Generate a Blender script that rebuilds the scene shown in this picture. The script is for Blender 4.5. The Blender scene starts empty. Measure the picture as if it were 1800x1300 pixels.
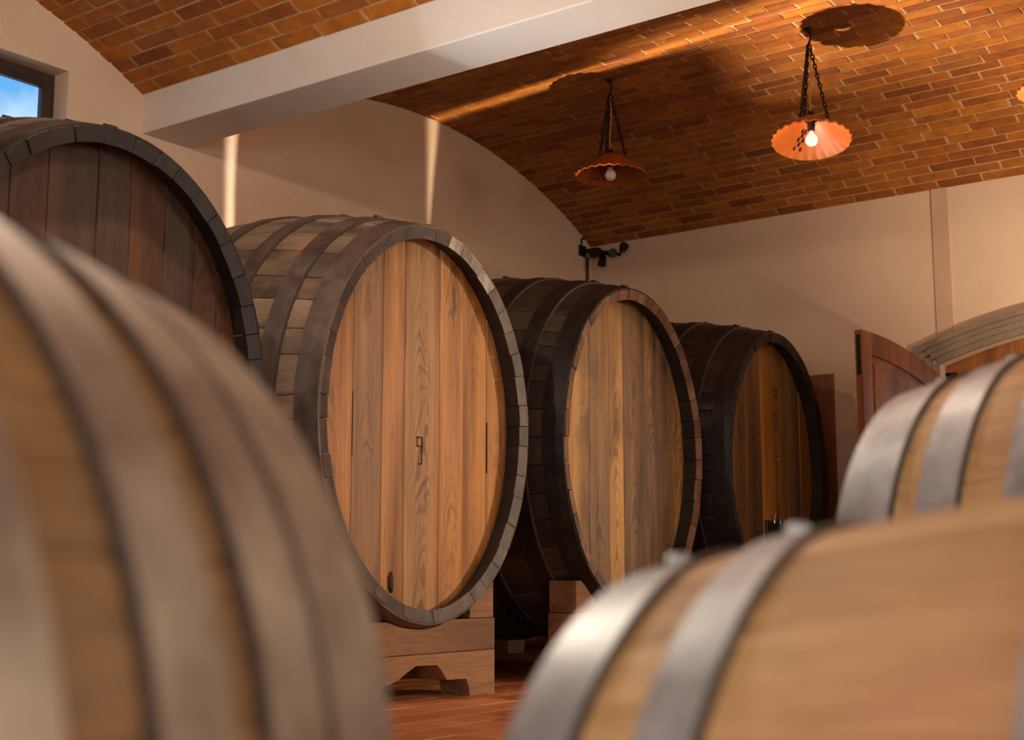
import bpy, bmesh, math, random
from mathutils import Vector, Matrix
random.seed(7)
SC = bpy.context.scene
COL = SC.collection
PI = math.pi

# ------------------------------------------------------------------ camera
HC = 0.6125
FPX = 2390.0
PITCH = math.atan(350.0 / FPX)
AZ = math.atan2(1800.0, math.hypot(FPX, 350.0))
cam_d = bpy.data.cameras.new('camera')
cam_d.sensor_width = 36.0
cam_d.lens = FPX / 1800.0 * 36.0
cam_d.clip_start = 0.02
cam_d.dof.use_dof = True
cam_d.dof.focus_distance = 6.75
cam_d.dof.aperture_fstop = 4.6
cam = bpy.data.objects.new('camera', cam_d)
COL.objects.link(cam)
cam.location = (0, 0, HC)
cam.rotation_euler = (PI / 2 + PITCH, 0, AZ)
SC.camera = cam

# ------------------------------------------------------------------ world (daylight sky seen through window and door)
world = bpy.data.worlds.new('sky')
SC.world = world
world.use_nodes = True
wn, wl = world.node_tree.nodes, world.node_tree.links
wn.clear()
w_out = wn.new('ShaderNodeOutputWorld')
w_bg = wn.new('ShaderNodeBackground')
w_tc = wn.new('ShaderNodeTexCoord')
w_nz = wn.new('ShaderNodeTexNoise')
w_nz.inputs['Scale'].default_value = 9.0
w_nz.inputs['Detail'].default_value = 5.0
w_rp = wn.new('ShaderNodeValToRGB')
w_rp.color_ramp.elements[0].position = 0.36
w_rp.color_ramp.elements[0].color = (0.16, 0.45, 0.85, 1)
w_rp.color_ramp.elements[1].position = 0.56
w_rp.color_ramp.elements[1].color = (0.80, 0.92, 1.0, 1)
wl.new(w_tc.outputs['Generated'], w_nz.inputs['Vector'])
wl.new(w_nz.outputs['Fac'], w_rp.inputs['Fac'])
wl.new(w_rp.outputs['Color'], w_bg.inputs['Color'])
w_bg.inputs['Strength'].default_value = 1.1
wl.new(w_bg.outputs['Background'], w_out.inputs['Surface'])

# ------------------------------------------------------------------ exposure
SC.view_settings.view_transform = 'Standard'
SC.view_settings.look = 'None'
SC.view_settings.gamma = 1.0
SC.view_settings.use_curve_mapping = False
SC.view_settings.exposure = 0.0
SC.cycles.use_denoising = True
SC.cycles.use_adaptive_sampling = True
SC.cycles.adaptive_threshold = 0.02

# ------------------------------------------------------------------ lights of the room and added fill lamps
def area(name, loc, target, sx, sy, power, col):
    d = bpy.data.lights.new(name, 'AREA')
    d.shape = 'RECTANGLE'; d.size = sx; d.size_y = sy
    d.energy = power; d.color = col
    o = bpy.data.objects.new(name, d); COL.objects.link(o)
    o.location = loc
    o.rotation_euler = (Vector(target) - Vector(loc)).to_track_quat('-Z', 'Y').to_euler()
    return o
def spot(name, loc, target, power, col, angle, blend, radius=0.02, scale=None, up='Y'):
    d = bpy.data.lights.new(name, 'SPOT')
    d.energy = power; d.color = col; d.spot_size = math.radians(angle); d.spot_blend = blend
    d.shadow_soft_size = radius
    o = bpy.data.objects.new(name, d); COL.objects.link(o)
    o.location = loc
    o.rotation_euler = (Vector(target) - Vector(loc)).to_track_quat('-Z', up).to_euler()
    if scale: o.scale = scale
    return o
def point(name, loc, power, col, radius=0.04):
    d = bpy.data.lights.new(name, 'POINT')
    d.energy = power; d.color = col; d.shadow_soft_size = radius
    o = bpy.data.objects.new(name, d); COL.objects.link(o)
    o.location = loc
    return o

WARM = (1.0, 0.86, 0.62)
WARMER = (1.0, 0.70, 0.42)
DAY = (0.86, 0.93, 1.0)
# added soft fill lamps, set in openings cut for them in unseen walls
area('fill_opposite', (3.62, 5.5, 2.2), (-4, 5.5, 1.6), 1.8, 2.0, 70, (1.0, 0.90, 0.72))
area('fill_near', (0.75, -3.22, 1.05), (0.35, 1.5, 0.9), 1.7, 1.7, 86, (0.93, 0.97, 1.0))
area('fill_side', (3.62, 0.6, 1.9), (0, 0.9, 1.2), 1.6, 1.6, 60, (1.0, 0.96, 0.90))
# spotlight aimed at the cask heads from the far side of the room
spot('head_spotlight', (2.6, 8.3, 2.3), (-4.2, 5.75, 1.15), 1000, WARM, 27, 0.8, 0.06)
# flood lamps between the casks; added fill spots by doorway and beam
PF = (-4.40, 7.70, 0.95)
spot('flood_between_casks', PF, (-2.5, 9.0, 3.85), 900, WARM, 70, 0.7, 0.03)
spot('flood_strip_between_casks', PF, (-3.55, 7.72, 4.2), 480, WARM, 56, 0.8, 0.03, (0.24, 1.0, 1.0), 'Y')
spot('fill_by_doorway', (-1.2, 7.4, 0.9), (-1.9, 10.0, 3.5), 470, WARM, 80, 1.0, 0.05)  # added to brighten the end wall beside the doorway
spot('fill_under_beam', (-1.1, 4.75, 0.45), (-3.0, 5.35, 3.3), 400, (1.0, 0.9, 0.74), 60, 1.0, 0.05)  # added to lift the underside of the beam
spot('flood_before_beam', (-3.85, 4.05, 0.9), (-3.85, 5.3, 3.48), 120, (0.80, 0.90, 1.0), 36, 1.0, 0.05)
spot('blade_between_casks', (-4.40, 7.785, 0.75), (-5.6, 7.90, 4.2), 1000, WARM, 128, 1.0, 0.014, (0.017, 1.0, 1.0), 'Y')
spot('blade_between_front_casks', (-4.40, 5.90, 0.55), (-6.4, 5.96, 3.6), 1300, (1.0, 0.88, 0.76), 80, 1.0, 0.014, (0.045, 1.0, 1.0), 'Y')

# ------------------------------------------------------------------ materials
MATS = {}
def new_mat(name):
    m = bpy.data.materials.new(name); m.use_nodes = True
    n, l = m.node_tree.nodes, m.node_tree.links
    b = n['Principled BSDF']
    return m, n, l, b
def rgba(c): return (c[0], c[1], c[2], 1.0)
def srgb(r, g, b):
    f = lambda v: (v / 255 / 12.92) if v / 255 <= 0.04045 else ((v / 255 + 0.055) / 1.055) ** 2.4
    return (f(r), f(g), f(b))
def math_node(n, l, op, a, b=None, clamp=False):
    x = n.new('ShaderNodeMath'); x.operation = op; x.use_clamp = clamp
    for i, v in enumerate((a, b)):
        if v is None: continue
        if isinstance(v, (int, float)): x.inputs[i].default_value = v
        else: l.new(v, x.inputs[i])
    return x.outputs[0]
def mix_node(n, l, kind, fac, a, b):
    x = n.new('ShaderNodeMix'); x.data_type = 'RGBA'; x.blend_type = kind
    for s, v in ((x.inputs[0], fac), (x.inputs[6], a), (x.inputs[7], b)):
        if isinstance(v, (int, float)): s.default_value = v
        elif isinstance(v, tuple): s.default_value = rgba(v)
        else: l.new(v, s)
    return x.outputs[2]
def ramp_node(n, l, fac, stops):
    x = n.new('ShaderNodeValToRGB'); e = x.color_ramp.elements
    while len(e) < len(stops): e.new(0.5)
    for i, (p, c) in enumerate(stops):
        e[i].position = p; e[i].color = rgba(c)
    l.new(fac, x.inputs[0])
    return x.outputs[0]
def noise_node(n, l, vec, scale, detail=4, rough=0.5, dist=0.0):
    x = n.new('ShaderNodeTexNoise')
    x.inputs['Scale'].default_value = scale; x.inputs['Detail'].default_value = detail
    x.inputs['Roughness'].default_value = rough; x.inputs['Distortion'].default_value = dist
    l.new(vec, x.inputs['Vector'])
    return x.outputs['Fac']
def mapped(n, l, scale, rnd=None):
    tc = n.new('ShaderNodeTexCoord'); mp = n.new('ShaderNodeMapping')
    mp.inputs['Scale'].default_value = scale
    l.new(tc.outputs['Object'], mp.inputs['Vector'])
    out = mp.outputs['Vector']
    if rnd is not None:
        a = n.new('ShaderNodeVectorMath'); a.operation = 'ADD'
        c = n.new('ShaderNodeCombineXYZ')
        for i, k in enumerate((37.0, 91.0, 53.0)): l.new(math_node(n, l, 'MULTIPLY', rnd, k), c.inputs[i])
        l.new(out, a.inputs[0]); l.new(c.outputs[0], a.inputs[1]); out = a.outputs[0]
    return out
def bump(n, l, b, h, strength, dist=0.01):
    x = n.new('ShaderNodeBump'); x.inputs['Strength'].default_value = strength
    x.inputs['Distance'].default_value = dist
    l.new(h, x.inputs['Height']); l.new(x.outputs[0], b.inputs['Normal'])

def wood(name, dark, mid, light, stretch=(1, 1, 0.07), grain=7.0, rough=0.55, vary=0.28, stain=None, ring=5.0, bumps=0.35):
    """planked timber: broad figure, cathedral rings, fine fibre; each plank its own tone"""
    m, n, l, b = new_mat(name)
    oi = n.new('ShaderNodeObjectInfo'); r = oi.outputs['Random']
    v = mapped(n, l, stretch, r)
    broad = noise_node(n, l, v, grain * 0.45, 3, 0.5, 0.6)
    rings = math_node(n, l, 'MULTIPLY', noise_node(n, l, v, grain * 0.8, 3, 0.5, 0.4), ring * 6.28)
    rings = math_node(n, l, 'ADD', math_node(n, l, 'MULTIPLY', math_node(n, l, 'SINE', rings), 0.5), 0.5)
    v2 = mapped(n, l, (stretch[0] * 9, stretch[1] * 9, stretch[2] * 5) if stretch[2] < 0.5 else (stretch[0] * 5, stretch[1] * 9, stretch[2] * 9), r)
    fibre = noise_node(n, l, v2, 12.0, 6, 0.7)
    col = ramp_node(n, l, broad, [(0.28, dark), (0.5, mid), (0.72, light)])
    col = mix_node(n, l, 'MULTIPLY', 0.42, col, ramp_node(n, l, rings, [(0.0, (0.42, 0.36, 0.3)), (0.45, (1, 1, 1)), (1.0, (1, 1, 1))]))
    col = mix_node(n, l, 'MULTIPLY', 0.55, col, ramp_node(n, l, fibre, [(0.35, (0.45, 0.4, 0.36)), (0.6, (1.1, 1.08, 1.05))]))
    # knots
    vo = n.new('ShaderNodeTexVoronoi'); vo.inputs['Scale'].default_value = 2.3
    kv = mapped(n, l, (1, 1, 0.42) if stretch[2] < 0.5 else (0.42, 1, 1), r)
    l.new(kv, vo.inputs['Vector'])
    knot = ramp_node(n, l, vo.outputs['Distance'], [(0.02, (0.12, 0.08, 0.05)), (0.085, (1, 1, 1))])
    col = mix_node(n, l, 'MULTIPLY', 0.75, col, knot)
    if stain:
        sv = mapped(n, l, (1.0, 1.0, 0.5), None)
        s = noise_node(n, l, sv, 2.6, 5, 0.6, 0.5)
        col = mix_node(n, l, 'MIX', ramp_node(n, l, s, [(0.48, (0, 0, 0)), (0.68, (0.75, 0.75, 0.75))]), col, stain)
    hs = n.new('ShaderNodeHueSaturation')
    hs.inputs['Value'].default_value = 1.0
    l.new(math_node(n, l, 'ADD', math_node(n, l, 'MULTIPLY', r, vary * 2), 1.0 - vary), hs.inputs['Value'])
    l.new(col, hs.inputs['Color'])
    l.new(hs.outputs[0], b.inputs['Base Color'])
    l.new(math_node(n, l, 'ADD', math_node(n, l, 'MULTIPLY', fibre, 0.25), rough - 0.12), b.inputs['Roughness'])
    bump(n, l, b, fibre, bumps, 0.004)
    MATS[name] = m
    return m

def plain(name, c, rough=0.6, metal=0.0, var=0.15, scale=8.0, bump_s=0.1, c2=None, emit=None, spec=0.5):
    m, n, l, b = new_mat(name)
    v = mapped(n, l, (1, 1, 1))
    f = noise_node(n, l, v, scale, 6, 0.6, 0.2)
    c2 = c2 or tuple(x * (1 - var * 2) for x in c)
    col = ramp_node(n, l, f, [(0.32, c2), (0.66, c)])
    l.new(col, b.inputs['Base Color'])
    b.inputs['Metallic'].default_value = metal
    b.inputs['Specular IOR Level'].default_value = spec
    l.new(math_node(n, l, 'ADD', math_node(n, l, 'MULTIPLY', f, 0.25), rough - 0.12), b.inputs['Roughness'])
    if bump_s: bump(n, l, b, f, bump_s, 0.01)
    if emit:
        b.inputs['Emission Color'].default_value = rgba(emit[0]); b.inputs['Emission Strength'].default_value = emit[1]
    MATS[name] = m
    return m

def brick_mat(name, per_island):
    m, n, l, b = new_mat(name)
    if per_island: r = n.new('ShaderNodeNewGeometry').outputs['Random Per Island']
    else: r = n.new('ShaderNodeObjectInfo').outputs['Random']
    v = mapped(n, l, (1, 1, 1), r)
    f = noise_node(n, l, v, 9.0, 7, 0.65, 0.4)
    base = ramp_node(n, l, r, [(0.0, srgb(132, 66, 6)), (0.35, srgb(160, 86, 8)), (0.7, srgb(178, 104, 16)), (1.0, srgb(148, 84, 26))])
    col = mix_node(n, l, 'MULTIPLY', 0.8, base, ramp_node(n, l, f, [(0.3, (0.5, 0.45, 0.4)), (0.62, (1.05, 1.03, 1.0))]))
    lime = noise_node(n, l, v, 22.0, 5, 0.7, 0.2)
    col = mix_node(n, l, 'MIX', ramp_node(n, l, lime, [(0.64, (0, 0, 0)), (0.8, (0.4, 0.4, 0.4))]), col, srgb(180, 130, 90))
    l.new(col, b.inputs['Base Color'])
    b.inputs['Roughness'].default_value = 0.8
    bump(n, l, b, f, 0.5, 0.008)
    MATS[name] = m
brick_mat('brick', False); brick_mat('brick_far', True)
plain('mortar', srgb(196, 152, 108), 0.9, 0, 0.15, 20, 0.6)

def plaster(name, c, c2, sc=1.6):
    m, n, l, b = new_mat(name)
    v = mapped(n, l, (1, 1, 1))
    f = noise_node(n, l, v, sc, 5, 0.55, 0.3)
    g = noise_node(n, l, v, 45.0, 5, 0.6)
    col = ramp_node(n, l, f, [(0.3, c2), (0.7, c)])
    col = mix_node(n, l, 'MULTIPLY', 0.12, col, ramp_node(n, l, g, [(0.3, (0.7, 0.7, 0.7)), (0.6, (1, 1, 1))]))
    l.new(col, b.inputs['Base Color'])
    b.inputs['Roughness'].default_value = 0.85
    bump(n, l, b, g, 0.22, 0.006)
    MATS[name] = m
plaster('plaster_wall', srgb(226, 194, 164), srgb(215, 181, 150))
plaster('plaster_beam', srgb(226, 214, 204), srgb(216, 202, 190))
plaster('plaster_shadow', srgb(206, 170, 142), srgb(196, 158, 130))  # darker plaster tint that paints a shadow stripe
plaster('stone_mould', srgb(150, 128, 106), srgb(122, 102, 84), 5.0)
plain('terracotta_grout', srgb(224, 184, 150), 0.9, 0, 0.15, 20, 0.4)
def tile_mat():
    m, n, l, b = new_mat('terracotta_tile')
    r = n.new('ShaderNodeObjectInfo').outputs['Random']
    v = mapped(n, l, (1, 1, 1), r)
    f = noise_node(n, l, v, 6.0, 6, 0.6)
    base = ramp_node(n, l, r, [(0.0, srgb(172, 96, 52)), (0.5, srgb(200, 120, 70)), (1.0, srgb(214, 140, 90))])
    col = mix_node(n, l, 'MULTIPLY', 0.6, base, ramp_node(n, l, f, [(0.3, (0.6, 0.55, 0.5)), (0.62, (1, 1, 1))]))
    l.new(col, b.inputs['Base Color']); b.inputs['Roughness'].default_value = 0.55
    bump(n, l, b, f, 0.08, 0.003)
    MATS['terracotta_tile'] = m
tile_mat()
def head_wood(name, gold_d, gold, grey_d, grey, rough=0.5, blotch=None, figure=0.6, value=0.16):
    """upright head planks: golden and grey-brown timber, arched figure, knots"""
    m, n, l, b = new_mat(name)
    r = n.new('ShaderNodeObjectInfo').outputs['Random']
    v = mapped(n, l, (1, 1, 0.06), r)
    streak = noise_node(n, l, v, 9.0, 4, 0.55, 0.3)
    wide = noise_node(n, l, v, 3.2, 2, 0.5, 0.2)
    v2 = mapped(n, l, (9, 9, 0.3), r)
    fibre = noise_node(n, l, v2, 13.0, 6, 0.7)
    gold_c = ramp_node(n, l, streak, [(0.3, gold_d), (0.62, gold)])
    grey_c = ramp_node(n, l, streak, [(0.3, grey_d), (0.62, grey)])
    r7 = math_node(n, l, 'FRACT', math_node(n, l, 'MULTIPLY', r, 7.13))
    f = math_node(n, l, 'ADD', math_node(n, l, 'MULTIPLY', wide, 1.5), math_node(n, l, 'MULTIPLY', r7, 0.6))
    f = ramp_node(n, l, math_node(n, l, 'SUBTRACT', f, 0.55), [(0.28, (0, 0, 0)), (0.72, (1, 1, 1))])
    col = mix_node(n, l, 'MIX', f, gold_c, grey_c)
    # arched figure of flat sawn boards, centred on each plank
    tc = n.new('ShaderNodeTexCoord'); sp = n.new('ShaderNodeSeparateXYZ'); l.new(tc.outputs['Object'], sp.inputs[0])
    wob = noise_node(n, l, mapped(n, l, (2, 2, 1.0), r), 2.2, 3, 0.5)
    yy = math_node(n, l, 'ADD', sp.outputs[1], math_node(n, l, 'MULTIPLY', math_node(n, l, 'SUBTRACT', wob, 0.5), 0.12))
    ph = math_node(n, l, 'ADD', math_node(n, l, 'MULTIPLY', math_node(n, l, 'MULTIPLY', yy, yy), 330.0), math_node(n, l, 'MULTIPLY', sp.outputs[2], 7.0))
    ph = math_node(n, l, 'ADD', ph, math_node(n, l, 'MULTIPLY', wob, 7.0))
    fig = math_node(n, l, 'ADD', math_node(n, l, 'MULTIPLY', math_node(n, l, 'SINE', math_node(n, l, 'MULTIPLY', ph, 6.28)), 0.5), 0.5)
    mask = ramp_node(n, l, math_node(n, l, 'ABSOLUTE', yy), [(0.02, (1, 1, 1)), (0.075, (0, 0, 0))])
    zone = ramp_node(n, l, noise_node(n, l, mapped(n, l, (0.6, 0.6, 0.8), r), 2.0, 2), [(0.42, (0, 0, 0)), (0.6, (1, 1, 1))])
    mz = math_node(n, l, 'MULTIPLY', math_node(n, l, 'MULTIPLY', mask, zone), figure)
    col = mix_node(n, l, 'MULTIPLY', mz, col, ramp_node(n, l, fig, [(0.1, (0.34, 0.27, 0.22)), (0.55, (1, 1, 1))]))
    col = mix_node(n, l, 'MULTIPLY', 0.6, col, ramp_node(n, l, fibre, [(0.34, (0.42, 0.37, 0.33)), (0.58, (1.08, 1.06, 1.04))]))
    vo = n.new('ShaderNodeTexVoronoi'); vo.inputs['Scale'].default_value = 2.1
    l.new(mapped(n, l, (1, 1, 0.5), r), vo.inputs['Vector'])
    col = mix_node(n, l, 'MULTIPLY', 0.85, col, ramp_node(n, l, vo.outputs['Distance'], [(0.02, (0.16, 0.1, 0.07)), (0.07, (1, 1, 1))]))
    if blotch:
        sv = noise_node(n, l, mapped(n, l, (1.0, 1.0, 0.35), r), 3.4, 5, 0.6, 0.6)
        col = mix_node(n, l, 'MIX', ramp_node(n, l, sv, [(0.5, (0, 0, 0)), (0.66, (0.7, 0.7, 0.7))]), col, blotch)
    hs = n.new('ShaderNodeHueSaturation')
    r3 = math_node(n, l, 'FRACT', math_node(n, l, 'MULTIPLY', r, 3.77))
    l.new(math_node(n, l, 'ADD', math_node(n, l, 'MULTIPLY', r3, value * 2), 1.0 - value), hs.inputs['Value'])
    l.new(col, hs.inputs['Color']); l.new(hs.outputs[0], b.inputs['Base Color'])
    l.new(math_node(n, l, 'ADD', math_node(n, l, 'MULTIPLY', fibre, 0.25), rough - 0.12), b.inputs['Roughness'])
    bump(n, l, b, fibre, 0.4, 0.004)
    MATS[name] = m
head_wood('head_oak', srgb(138, 80, 34), srgb(202, 136, 68), srgb(114, 76, 46), srgb(178, 128, 82), figure=0.8)
head_wood('head_oak_pale', srgb(160, 104, 48), srgb(216, 160, 86), srgb(104, 76, 50), srgb(160, 122, 84), blotch=srgb(88, 64, 44))
head_wood('head_dark', srgb(72, 42, 18), srgb(106, 66, 34), srgb(50, 35, 25), srgb(86, 62, 44), figure=0.4)
head_wood('head_brown', srgb(108, 64, 14), srgb(166, 108, 34), srgb(76, 50, 22), srgb(118, 82, 40), figure=0.4)
SX = (0.07, 1, 1)
wood('stave_grey', srgb(78, 62, 50), srgb(124, 106, 88), srgb(156, 132, 106), SX, 7, 0.55, 0.22, stain=srgb(158, 118, 86), ring=2)
wood('stave_dark', srgb(36, 27, 22), srgb(58, 44, 35), srgb(78, 61, 48), SX, 7, 0.5, 0.2, ring=2)
wood('stave_brown', srgb(58, 40, 28), srgb(92, 66, 46), srgb(116, 88, 64), SX, 7, 0.5, 0.2, ring=2)
wood('stave_black', srgb(22, 15, 11), srgb(36, 26, 19), srgb(50, 37, 28), SX, 7, 0.5, 0.2, ring=2)
wood('stave_inner_shade', srgb(26, 20, 18), srgb(38, 29, 25), srgb(48, 38, 33), SX, 7, 0.6, 0.1, ring=2)  # dark tone paints in the unlit recess inside the rim
wood('end_grey', srgb(54, 40, 32), srgb(84, 64, 53), srgb(108, 86, 73), (1, 1, 0.6), 14, 0.5, 0.2, ring=3)
wood('end_pale', srgb(90, 76, 64), srgb(150, 134, 118), srgb(186, 172, 156), (1, 1, 0.6), 22, 0.5, 0.1, ring=3)
wood('end_dark', srgb(24, 17, 13), srgb(39, 29, 23), srgb(54, 41, 32), (1, 1, 0.6), 14, 0.45, 0.25, ring=3)
wood('end_brown', srgb(84, 56, 32), srgb(122, 84, 52), srgb(146, 104, 68), (1, 1, 0.6), 14, 0.5, 0.2, ring=3)
wood('end_black', srgb(24, 17, 14), srgb(38, 28, 22), srgb(52, 39, 31), (1, 1, 0.6), 14, 0.5, 0.2, ring=3)
wood('stave_barrique', srgb(206, 154, 94), srgb(234, 186, 124), srgb(244, 206, 150), SX, 5, 0.5, 0.05, stain=srgb(206, 146, 108), ring=2, bumps=0.15)
wood('stave_barrique_aged', srgb(112, 80, 46), srgb(148, 110, 66), srgb(168, 132, 88), SX, 5, 0.55, 0.1, ring=2, bumps=0.15)
wood('cradle_wood', srgb(96, 62, 36), srgb(148, 102, 64), srgb(176, 130, 88), (1, 0.07, 1), 5, 0.6, 0.15)
wood('door_wood', srgb(110, 58, 14), srgb(148, 86, 28), srgb(166, 104, 42), grain=5, vary=0.08, bumps=0.12)
wood('strip_brown', srgb(122, 76, 44), srgb(148, 96, 60), srgb(162, 110, 72), grain=4, vary=0.05, bumps=0.1)
wood('window_wood', srgb(40, 28, 22), srgb(56, 40, 32), srgb(70, 52, 42), grain=5, vary=0.05, bumps=0.1)
plain('hoop_iron', srgb(116, 100, 90), 0.45, 0.5, 0.2, 7, 0.15, c2=srgb(80, 62, 52))
plain('hoop_iron_dark', srgb(52, 43, 38), 0.5, 0.5, 0.2, 9, 0.15, c2=srgb(32, 25, 21))
plain('hoop_zinc', srgb(216, 217, 215), 0.42, 0.6, 0.12, 22, 0.05, c2=srgb(176, 179, 178))
plain('hoop_zinc_dull', srgb(182, 166, 146), 0.5, 0.7, 0.12, 18, 0.05, c2=srgb(140, 122, 104))
plain('edge_shadow_dark', srgb(76, 61, 52), 0.6, 0.2, 0.1, 20, 0.1)  # blackened hoop edge, with its shadow painted in
plain('black_iron', srgb(34, 28, 25), 0.5, 0.5, 0.1, 20, 0.1)
plain('dark_mark', srgb(58, 36, 22), 0.8, 0, 0.1, 30, 0.0)
plain('terracotta_shade', srgb(164, 78, 16), 0.5, 0, 0.08, 14, 0.1)
plain('cord_cloth', srgb(196, 150, 96), 0.7, 0, 0.05, 20, 0)
plain('socket_black', srgb(30, 26, 24), 0.5, 0, 0.05, 20, 0)
plain('bulb_lit', (1.0, 0.93, 0.82), 0.3, 0, 0.0, 5, 0, emit=((1.0, 0.86, 0.64), 0.75))
plain('bulb_dim', (0.75, 0.70, 0.64), 0.25, 0, 0.0, 5, 0)
plain('brass', srgb(190, 170, 130), 0.3, 0.9, 0.05, 20, 0)
plain('steel', srgb(210, 208, 204), 0.25, 1.0, 0.04, 20, 0)
plain('pipe_brown', srgb(74, 44, 28), 0.5, 0.2, 0.05, 20, 0)
plain('bung_silicone', srgb(196, 186, 170), 0.5, 0, 0.04, 20, 0)
plain('paving', srgb(178, 170, 160), 0.9, 0, 0.1, 4, 0.2)
def glass_mat():
    m, n, l, b = new_mat('glass')
    b.inputs['Base Color'].default_value = (0.9, 0.97, 1, 1)
    b.inputs['Roughness'].default_value = 0.02
    b.inputs['Transmission Weight'].default_value = 1.0
    b.inputs['IOR'].default_value = 1.05
    MATS['glass'] = m
glass_mat()

# ------------------------------------------------------------------ mesh helpers
def obj(name, verts, faces, mat, parent=None, smooth=False, loc=None, idx=None):
    me = bpy.data.meshes.new(name)
    me.from_pydata([tuple(v) for v in verts], [], faces)
    me.update()
    bm = bmesh.new(); bm.from_mesh(me); bmesh.ops.recalc_face_normals(bm, faces=bm.faces); bm.to_mesh(me); bm.free()
    if smooth:
        me.polygons.foreach_set('use_smooth', [True] * len(me.polygons))
        try: me.set_sharp_from_angle(angle=math.radians(35))
        except Exception: pass
    for q in (mat if isinstance(mat, (list, tuple)) else [mat]): me.materials.append(MATS[q])
    if idx: me.polygons.foreach_set('material_index', idx)
    o = bpy.data.objects.new(name, me)
    COL.objects.link(o)
    if parent is not None: o.parent = parent
    if loc is not None: o.location = loc
    return o
def share(name, me, parent, matrix):
    o = bpy.data.objects.new(name, me); COL.objects.link(o)
    o.parent = parent; o.matrix_local = matrix
    return o
def thing(name, label, cat, loc=(0, 0, 0), rot=(0, 0, 0), group=None):
    o = bpy.data.objects.new(name, None); COL.objects.link(o)
    o.empty_display_size = 0.1
    o.location = loc; o.rotation_euler = rot
    o['label'] = label; o['category'] = cat
    if group: o['group'] = group
    return o
def tag(o, label, cat, group=None):
    o['label'] = label; o['category'] = cat
    if group: o['group'] = group
    return o
def struct(o, label=None, cat=None):
    o['kind'] = 'structure'
    if label: o['label'] = label
    if cat: o['category'] = cat
    return o
class M:
    """collects simple shapes into one mesh"""
    def __init__(s): s.v = []; s.f = []
    def add(s, v, f):
        k = len(s.v); s.v += [tuple(p) for p in v]; s.f += [tuple(i + k for i in q) for q in f]; return s
    def box(s, x0, x1, y0, y1, z0, z1):
        v = [(x, y, z) for x in (x0, x1) for y in (y0, y1) for z in (z0, z1)]
        return s.add(v, [(0, 1, 3, 2), (4, 6, 7, 5), (0, 4, 5, 1), (2, 3, 7, 6), (0, 2, 6, 4), (1, 5, 7, 3)])
    def cbox(s, x0, x1, y0, y1, z0, z1, c=0.004):
        """box with chamfered edges"""
        bm = bmesh.new(); bmesh.ops.create_cube(bm, size=1.0)
        for v in bm.verts:
            v.co = Vector((x0 + (v.co.x + .5) * (x1 - x0), y0 + (v.co.y + .5) * (y1 - y0), z0 + (v.co.z + .5) * (z1 - z0)))
        bmesh.ops.bevel(bm, geom=bm.edges[:], offset=c, segments=1, affect='EDGES')
        bm.verts.index_update()
        s.add([v.co.copy() for v in bm.verts], [tuple(v.index for v in f.verts) for f in bm.faces]); bm.free(); return s
    def tube(s, pts, rads, n=10, cap=True):
        pts = [Vector(p) for p in pts]
        if isinstance(rads, (int, float)): rads = [rads] * len(pts)
        v = []; f = []
        ref = None
        for i, p in enumerate(pts):
            d = (pts[min(i + 1, len(pts) - 1)] - pts[max(i - 1, 0)]).normalized()
            if ref is None: ref = d.orthogonal().normalized()
            ref = (ref - d * ref.dot(d)).normalized(); q = d.cross(ref)
            for k in range(n):
                a = 2 * PI * k / n
                v.append(p + (ref * math.cos(a) + q * math.sin(a)) * rads[i])
        for i in range(len(pts) - 1):
            for k in range(n):
                f.append((i * n + k, i * n + (k + 1) % n, (i + 1) * n + (k + 1) % n, (i + 1) * n + k))
        if cap: f.append(tuple(range(n))); f.append(tuple(range((len(pts) - 1) * n, len(pts) * n)))
        return s.add(v, f)
    def lathe(s, prof, n=32, axis='z', c=(0, 0, 0)):
        v = []; f = []
        for r, h in prof:
            for k in range(n):
                a = 2 * PI * k / n
                p = (r * math.cos(a), r * math.sin(a), h)
                if axis == 'x': p = (h, p[0], p[1])
                if axis == 'y': p = (p[0], h, p[1])
                v.append((p[0] + c[0], p[1] + c[1], p[2] + c[2]))
        for i in range(len(prof) - 1):
            for k in range(n):
                f.append((i * n + k, i * n + (k + 1) % n, (i + 1) * n + (k + 1) % n, (i + 1) * n + k))
        return s.add(v, f)
    def prism(s, poly, t0, t1, axis='x'):
        """outline extruded between t0 and t1 along an axis; poly holds the other two coordinates"""
        n = len(poly)
        def P(a, b, t): return {'x': (t, a, b), 'y': (a, t, b), 'z': (a, b, t)}[axis]
        v = [P(a, b, t0) for a, b in poly] + [P(a, b, t1) for a, b in poly]
        f = [tuple(range(n)), tuple(range(n, 2 * n))] + [(i, (i + 1) % n, n + (i + 1) % n, n + i) for i in range(n)]
        return s.add(v, f)
    def build(s, name, mat, parent=None, smooth=False, loc=None):
        return obj(name, s.v, s.f, mat, parent, smooth, loc)

# ------------------------------------------------------------------ room shell
XL, YB = -6.75, 10.2875          # cask wall, back wall
XR, YN = 3.6, -3.2               # unseen right and near walls
ZS, ZC = 3.5625, 4.169           # springing and crown of the vaults
YBEAM0, YBEAM1, ZBEAM = 5.19, 5.56, 3.305
SPAN = YB - YBEAM1
RISE = ZC - ZS
VR = (SPAN * SPAN / 4 + RISE * RISE) / (2 * RISE)
def vault_z(y, yc): return ZC - VR + math.sqrt(VR * VR - (y - yc) ** 2)
YC2 = (YBEAM1 + YB) / 2
YC1 = YBEAM0 - SPAN / 2
YBM = YBEAM0 - SPAN              # far face of the next beam towards the camera
YC0 = YBM - 0.37 - SPAN / 2

struct(M().box(XL - 0.3, XR + 0.3, YN - 0.3, YB + 0.3, -0.25, -0.0025).build('floor', 'terracotta_grout'),
       'reddish terracotta tiled cellar floor', 'floor')
floor = bpy.data.objects['floor']
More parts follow.
